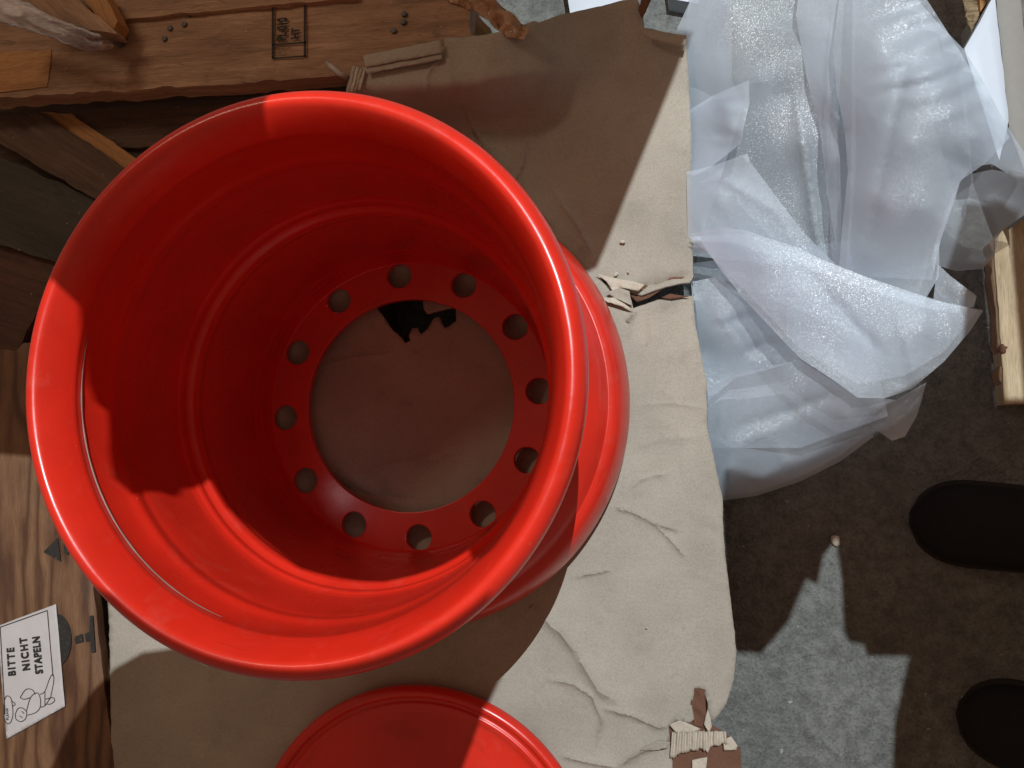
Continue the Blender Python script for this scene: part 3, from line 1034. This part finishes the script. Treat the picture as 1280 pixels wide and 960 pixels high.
# the sheet lies double where it looks whiter
fold([(862, 296, .01), (930, 292, .045), (1000, 314, .05), (1130, 366, .05), (1222, 388, .045), (1180, 440, .04), (1130, 470, .04), (1072, 480, .03), (1000, 436, .025), (930, 362, .02), (880, 312, .015)], [(1050, 400, .05)], .003, 12)
fold([(1066, -60, .08), (1146, -20, .13), (1200, 64, .125), (1262, 172, .10), (1232, 204, .10), (1200, 226, .09), (1176, 300, .05), (1165, 350, .03), (1056, 345, -.01), (1062, 260, .03), (1064, 180, .07)], [(1150, 100, .16), (1110, 260, .07)], .003, 13, 6, rip)
fold([(858, 20, -.03), (872, -40, .0), (914, -40, .015), (915, 100, .01), (930, 130, .02), (880, 290, -.03), (858, 290, -.04)], [], .003, 14)
fold([(884, 540, -.08), (930, 560, -.07), (1000, 570, -.09), (1085, 540, -.06), (1050, 570, -.09), (1000, 596, -.105), (945, 615, -.112), (902, 620, -.113)], [], .002, 15)
fm = mesh('foam_wrap', FV, FF)
smooth(fm)
fw = link('foam_wrap', fm, FOAM)
tag(fw, 'crumpled translucent white foam wrap sheet heaped right of the cardboard', 'foam wrap')

# ------------------------------------------------------------------ things along the right and top edges
def box(name, quad, z, th, mat, label, cat, bev=.002, parent=None):
    return plank(name, quad, z, th, mat, label, cat, parent, rough=.0006, bev=bev)


t = empty('coated_board', G(1240, 60, .02), 'white coated board with its side greyed for shade standing at the top right corner', 'panel')
box('face', [(1206, 60), (1244, -8), (1262, 150), (1250, 200)], .03, .03, WHITE, None, None, parent=t)
box('side', [(1244, -20), (1275, -20), (1300, 260), (1262, 160)], .022, .14, GREY, None, None, parent=t)
tag(crumple('chipboard_piece', [(1198, -20), (1222, -20), (1228, 0), (1222, 24), (1213, 42), (1209, 30), (1205, 10)], -.02, .003, wood('chipboard', (.50, .38, .22), (.10, .06, .03), 4, .8, 9.0), 120, .004, 31), 'broken chipboard edge beside the white panel at the top right', 'chipboard')
tag(box('wood_offcut', [(1224, -30), (1246, -30), (1234, 2), (1226, 14)], -.01, .05, W_ORANGE, None, None), 'small brown wood offcut behind the white panel', 'wood')
t = empty('pallet_plank', G(1260, 400, 0), 'pale pine pallet plank with a nail hole at the right edge', 'plank')
plank('timber', [(1257, 505), (1243, 300), (1330, 190), (1340, 505)], -.085, .034, W_PALE, None, None, t)
tag(lump('nail_hole', G(1253, 436, -.085), (.006, .007, .002), KRAFT2, 4, 2, .5), None); put(bpy.data.objects['nail_hole'], t)
plank('splintered_edge', [(1254, 498), (1237, 304), (1244, 300), (1258, 503)], -.092, .027, W_PLANK, None, None, t, rough=.004)
tag(box('white_box', [(714, 24), (790, 15), (786, -60), (700, -60)], -.06, .06, WHITE, None, None), 'white box top cut off by the upper edge behind the cardboard', 'box')
tag(box('white_carton', [(836, -3), (874, 4), (874, -60), (830, -60)], -.08, .04, WHITE, None, None), 'small white carton corner at the top edge beside the foam wrap', 'carton')

# dark shoe tips of whoever stands there
def shoe(px, py, wid, ln, rz, label):
    c = G(px, py, FLOOR)
    t = empty('shoe', c, label, 'shoe', 'black shoes on the concrete')
    def ring(z0, z1, grow, name, mat, toe):
        bm = bmesh.new()
        nu, nv = 26, 20
        rows = []
        for i in range(nu + 1):
            u = i / nu
            wdt = wid / 2 * grow * max(.02, 1 - max(0, 1 - u * 3.6) ** 2.3) ** .5 * (1 - .18 * max(0, u - .4))
            top = z0 + (z1 - z0) * min(1, (.35 + toe * u) if u > .0 else .3) * (math.sin(min(1, u * 4 + .12) * math.pi / 2))
            row = []
            for j in range(nv + 1):
                a = math.pi * j / nv
                y = wdt * math.cos(a)
                z = z0 + (top - z0) * math.sin(a) ** .6
                row.append(bm.verts.new(((u - .0) * ln - ln * .0, y, z)))
            rows.append(row)
        for i in range(nu):
            for j in range(nv):
                bm.faces.new((rows[i][j], rows[i + 1][j], rows[i + 1][j + 1], rows[i][j + 1]))
        bmesh.ops.remove_doubles(bm, verts=bm.verts, dist=1e-5)
        bmesh.ops.recalc_face_normals(bm, faces=bm.faces)
        me = bpy.data.meshes.new(name); bm.to_mesh(me); bm.free(); smooth(me)
        o = link(name, me, mat, t)
        return o
    ring(.012, .11, .97, 'upper', RUBBER, .9)
    ring(.0, .022, 1.07, 'sole', plain('worn_rubber_sole', (.035, .032, .030), .9, .5, .5, 60, .2), 3)
    t.rotation_euler = (0, 0, rz)
    return t


shoe(1136, 648, .115, .30, math.radians(-4), 'upper black shoe tip on the shaded concrete at the right edge')
shoe(1196, 885, .115, .30, math.radians(-14), 'lower black shoe tip at the right edge near the bottom corner')
tag(lump('wood_chip', G(1045, 676, FLOOR + .004), (.006, .009, .004), KRAFT3, 9, 2, .5, .4), 'tiny pale wood chip at the tip of the lit concrete patch', 'chip')

# ------------------------------------------------------------------ added unseen boards overhead, outlines shaped only to cast the shadows
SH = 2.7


def up_to_caster(p):
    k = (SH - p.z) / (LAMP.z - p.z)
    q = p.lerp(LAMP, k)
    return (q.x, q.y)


def ringpt(r, z, px, py):
    """point of the wheel's ring r,z in the direction of a photo point"""
    g = G(px, py, z)
    a = math.atan2(g.y, g.x)
    return Vector((r * math.cos(a), r * math.sin(a), z))


def arc(r, z, a0, a1, n=20):
    return [Vector((r * math.cos(math.radians(a0 + (a1 - a0) * i / n)), r * math.sin(math.radians(a0 + (a1 - a0) * i / n)), z)) for i in range(n + 1)]


def wall(px, py):
    best = None
    for i in range(120):
        z = .39 - i * .18 / 120
        g = G(px, py, z)
        e = abs(math.hypot(g.x, g.y) - (.2365 + (z - .21) * .0125 / .16))
        if best is None or e < best[0]: best = (e, g)
    return best[1]


def g0(x, y): return G(x, y, 0.0)


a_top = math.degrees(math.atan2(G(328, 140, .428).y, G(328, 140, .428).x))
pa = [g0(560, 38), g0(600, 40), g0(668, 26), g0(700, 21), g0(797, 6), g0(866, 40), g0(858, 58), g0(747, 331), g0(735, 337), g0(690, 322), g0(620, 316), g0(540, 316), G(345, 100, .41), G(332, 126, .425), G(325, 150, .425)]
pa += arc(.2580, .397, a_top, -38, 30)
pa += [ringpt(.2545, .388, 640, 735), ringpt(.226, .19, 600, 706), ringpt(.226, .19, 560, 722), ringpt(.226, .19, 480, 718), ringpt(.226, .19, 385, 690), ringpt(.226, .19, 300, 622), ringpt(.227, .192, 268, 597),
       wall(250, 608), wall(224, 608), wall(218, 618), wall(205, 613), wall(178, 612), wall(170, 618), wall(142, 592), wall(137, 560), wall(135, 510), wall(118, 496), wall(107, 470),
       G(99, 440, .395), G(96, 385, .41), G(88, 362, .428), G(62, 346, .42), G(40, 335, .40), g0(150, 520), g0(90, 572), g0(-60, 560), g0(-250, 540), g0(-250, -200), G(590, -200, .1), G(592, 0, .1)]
rim_sh = [(a.x, a.y) for a in arc(.289, .405, -42, -128, 22)]
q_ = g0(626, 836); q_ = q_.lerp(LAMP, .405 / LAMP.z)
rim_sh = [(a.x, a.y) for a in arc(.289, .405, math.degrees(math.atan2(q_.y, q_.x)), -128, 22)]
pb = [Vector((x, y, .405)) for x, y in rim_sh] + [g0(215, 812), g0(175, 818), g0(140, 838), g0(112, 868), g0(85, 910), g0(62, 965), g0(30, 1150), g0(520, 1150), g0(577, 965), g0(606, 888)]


def gf(x, y): return G(x, y, FLOOR)


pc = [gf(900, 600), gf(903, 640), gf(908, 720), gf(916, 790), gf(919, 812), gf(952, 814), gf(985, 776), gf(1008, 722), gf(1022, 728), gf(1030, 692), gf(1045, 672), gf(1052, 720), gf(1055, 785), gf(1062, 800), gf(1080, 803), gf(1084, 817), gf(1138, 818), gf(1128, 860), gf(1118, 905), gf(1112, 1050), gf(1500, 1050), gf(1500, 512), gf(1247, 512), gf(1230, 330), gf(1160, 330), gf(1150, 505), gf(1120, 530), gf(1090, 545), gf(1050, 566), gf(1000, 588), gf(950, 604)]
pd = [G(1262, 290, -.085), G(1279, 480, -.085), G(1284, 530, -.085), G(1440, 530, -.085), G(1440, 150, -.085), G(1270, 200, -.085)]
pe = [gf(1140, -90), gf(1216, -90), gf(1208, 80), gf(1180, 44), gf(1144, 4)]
t = empty('shadow_casters', (0.2, 0.6, SH), 'added unseen boards above the wheel, cut to cast the shadows', 'shelf')
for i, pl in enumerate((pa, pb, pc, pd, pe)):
    o2 = [up_to_caster(p) for p in pl]
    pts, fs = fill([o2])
    me = mesh('shadow_caster_board', [(p[0], p[1], SH) for p in pts], fs)
    o = link('shadow_caster_board', me, W_PLY)
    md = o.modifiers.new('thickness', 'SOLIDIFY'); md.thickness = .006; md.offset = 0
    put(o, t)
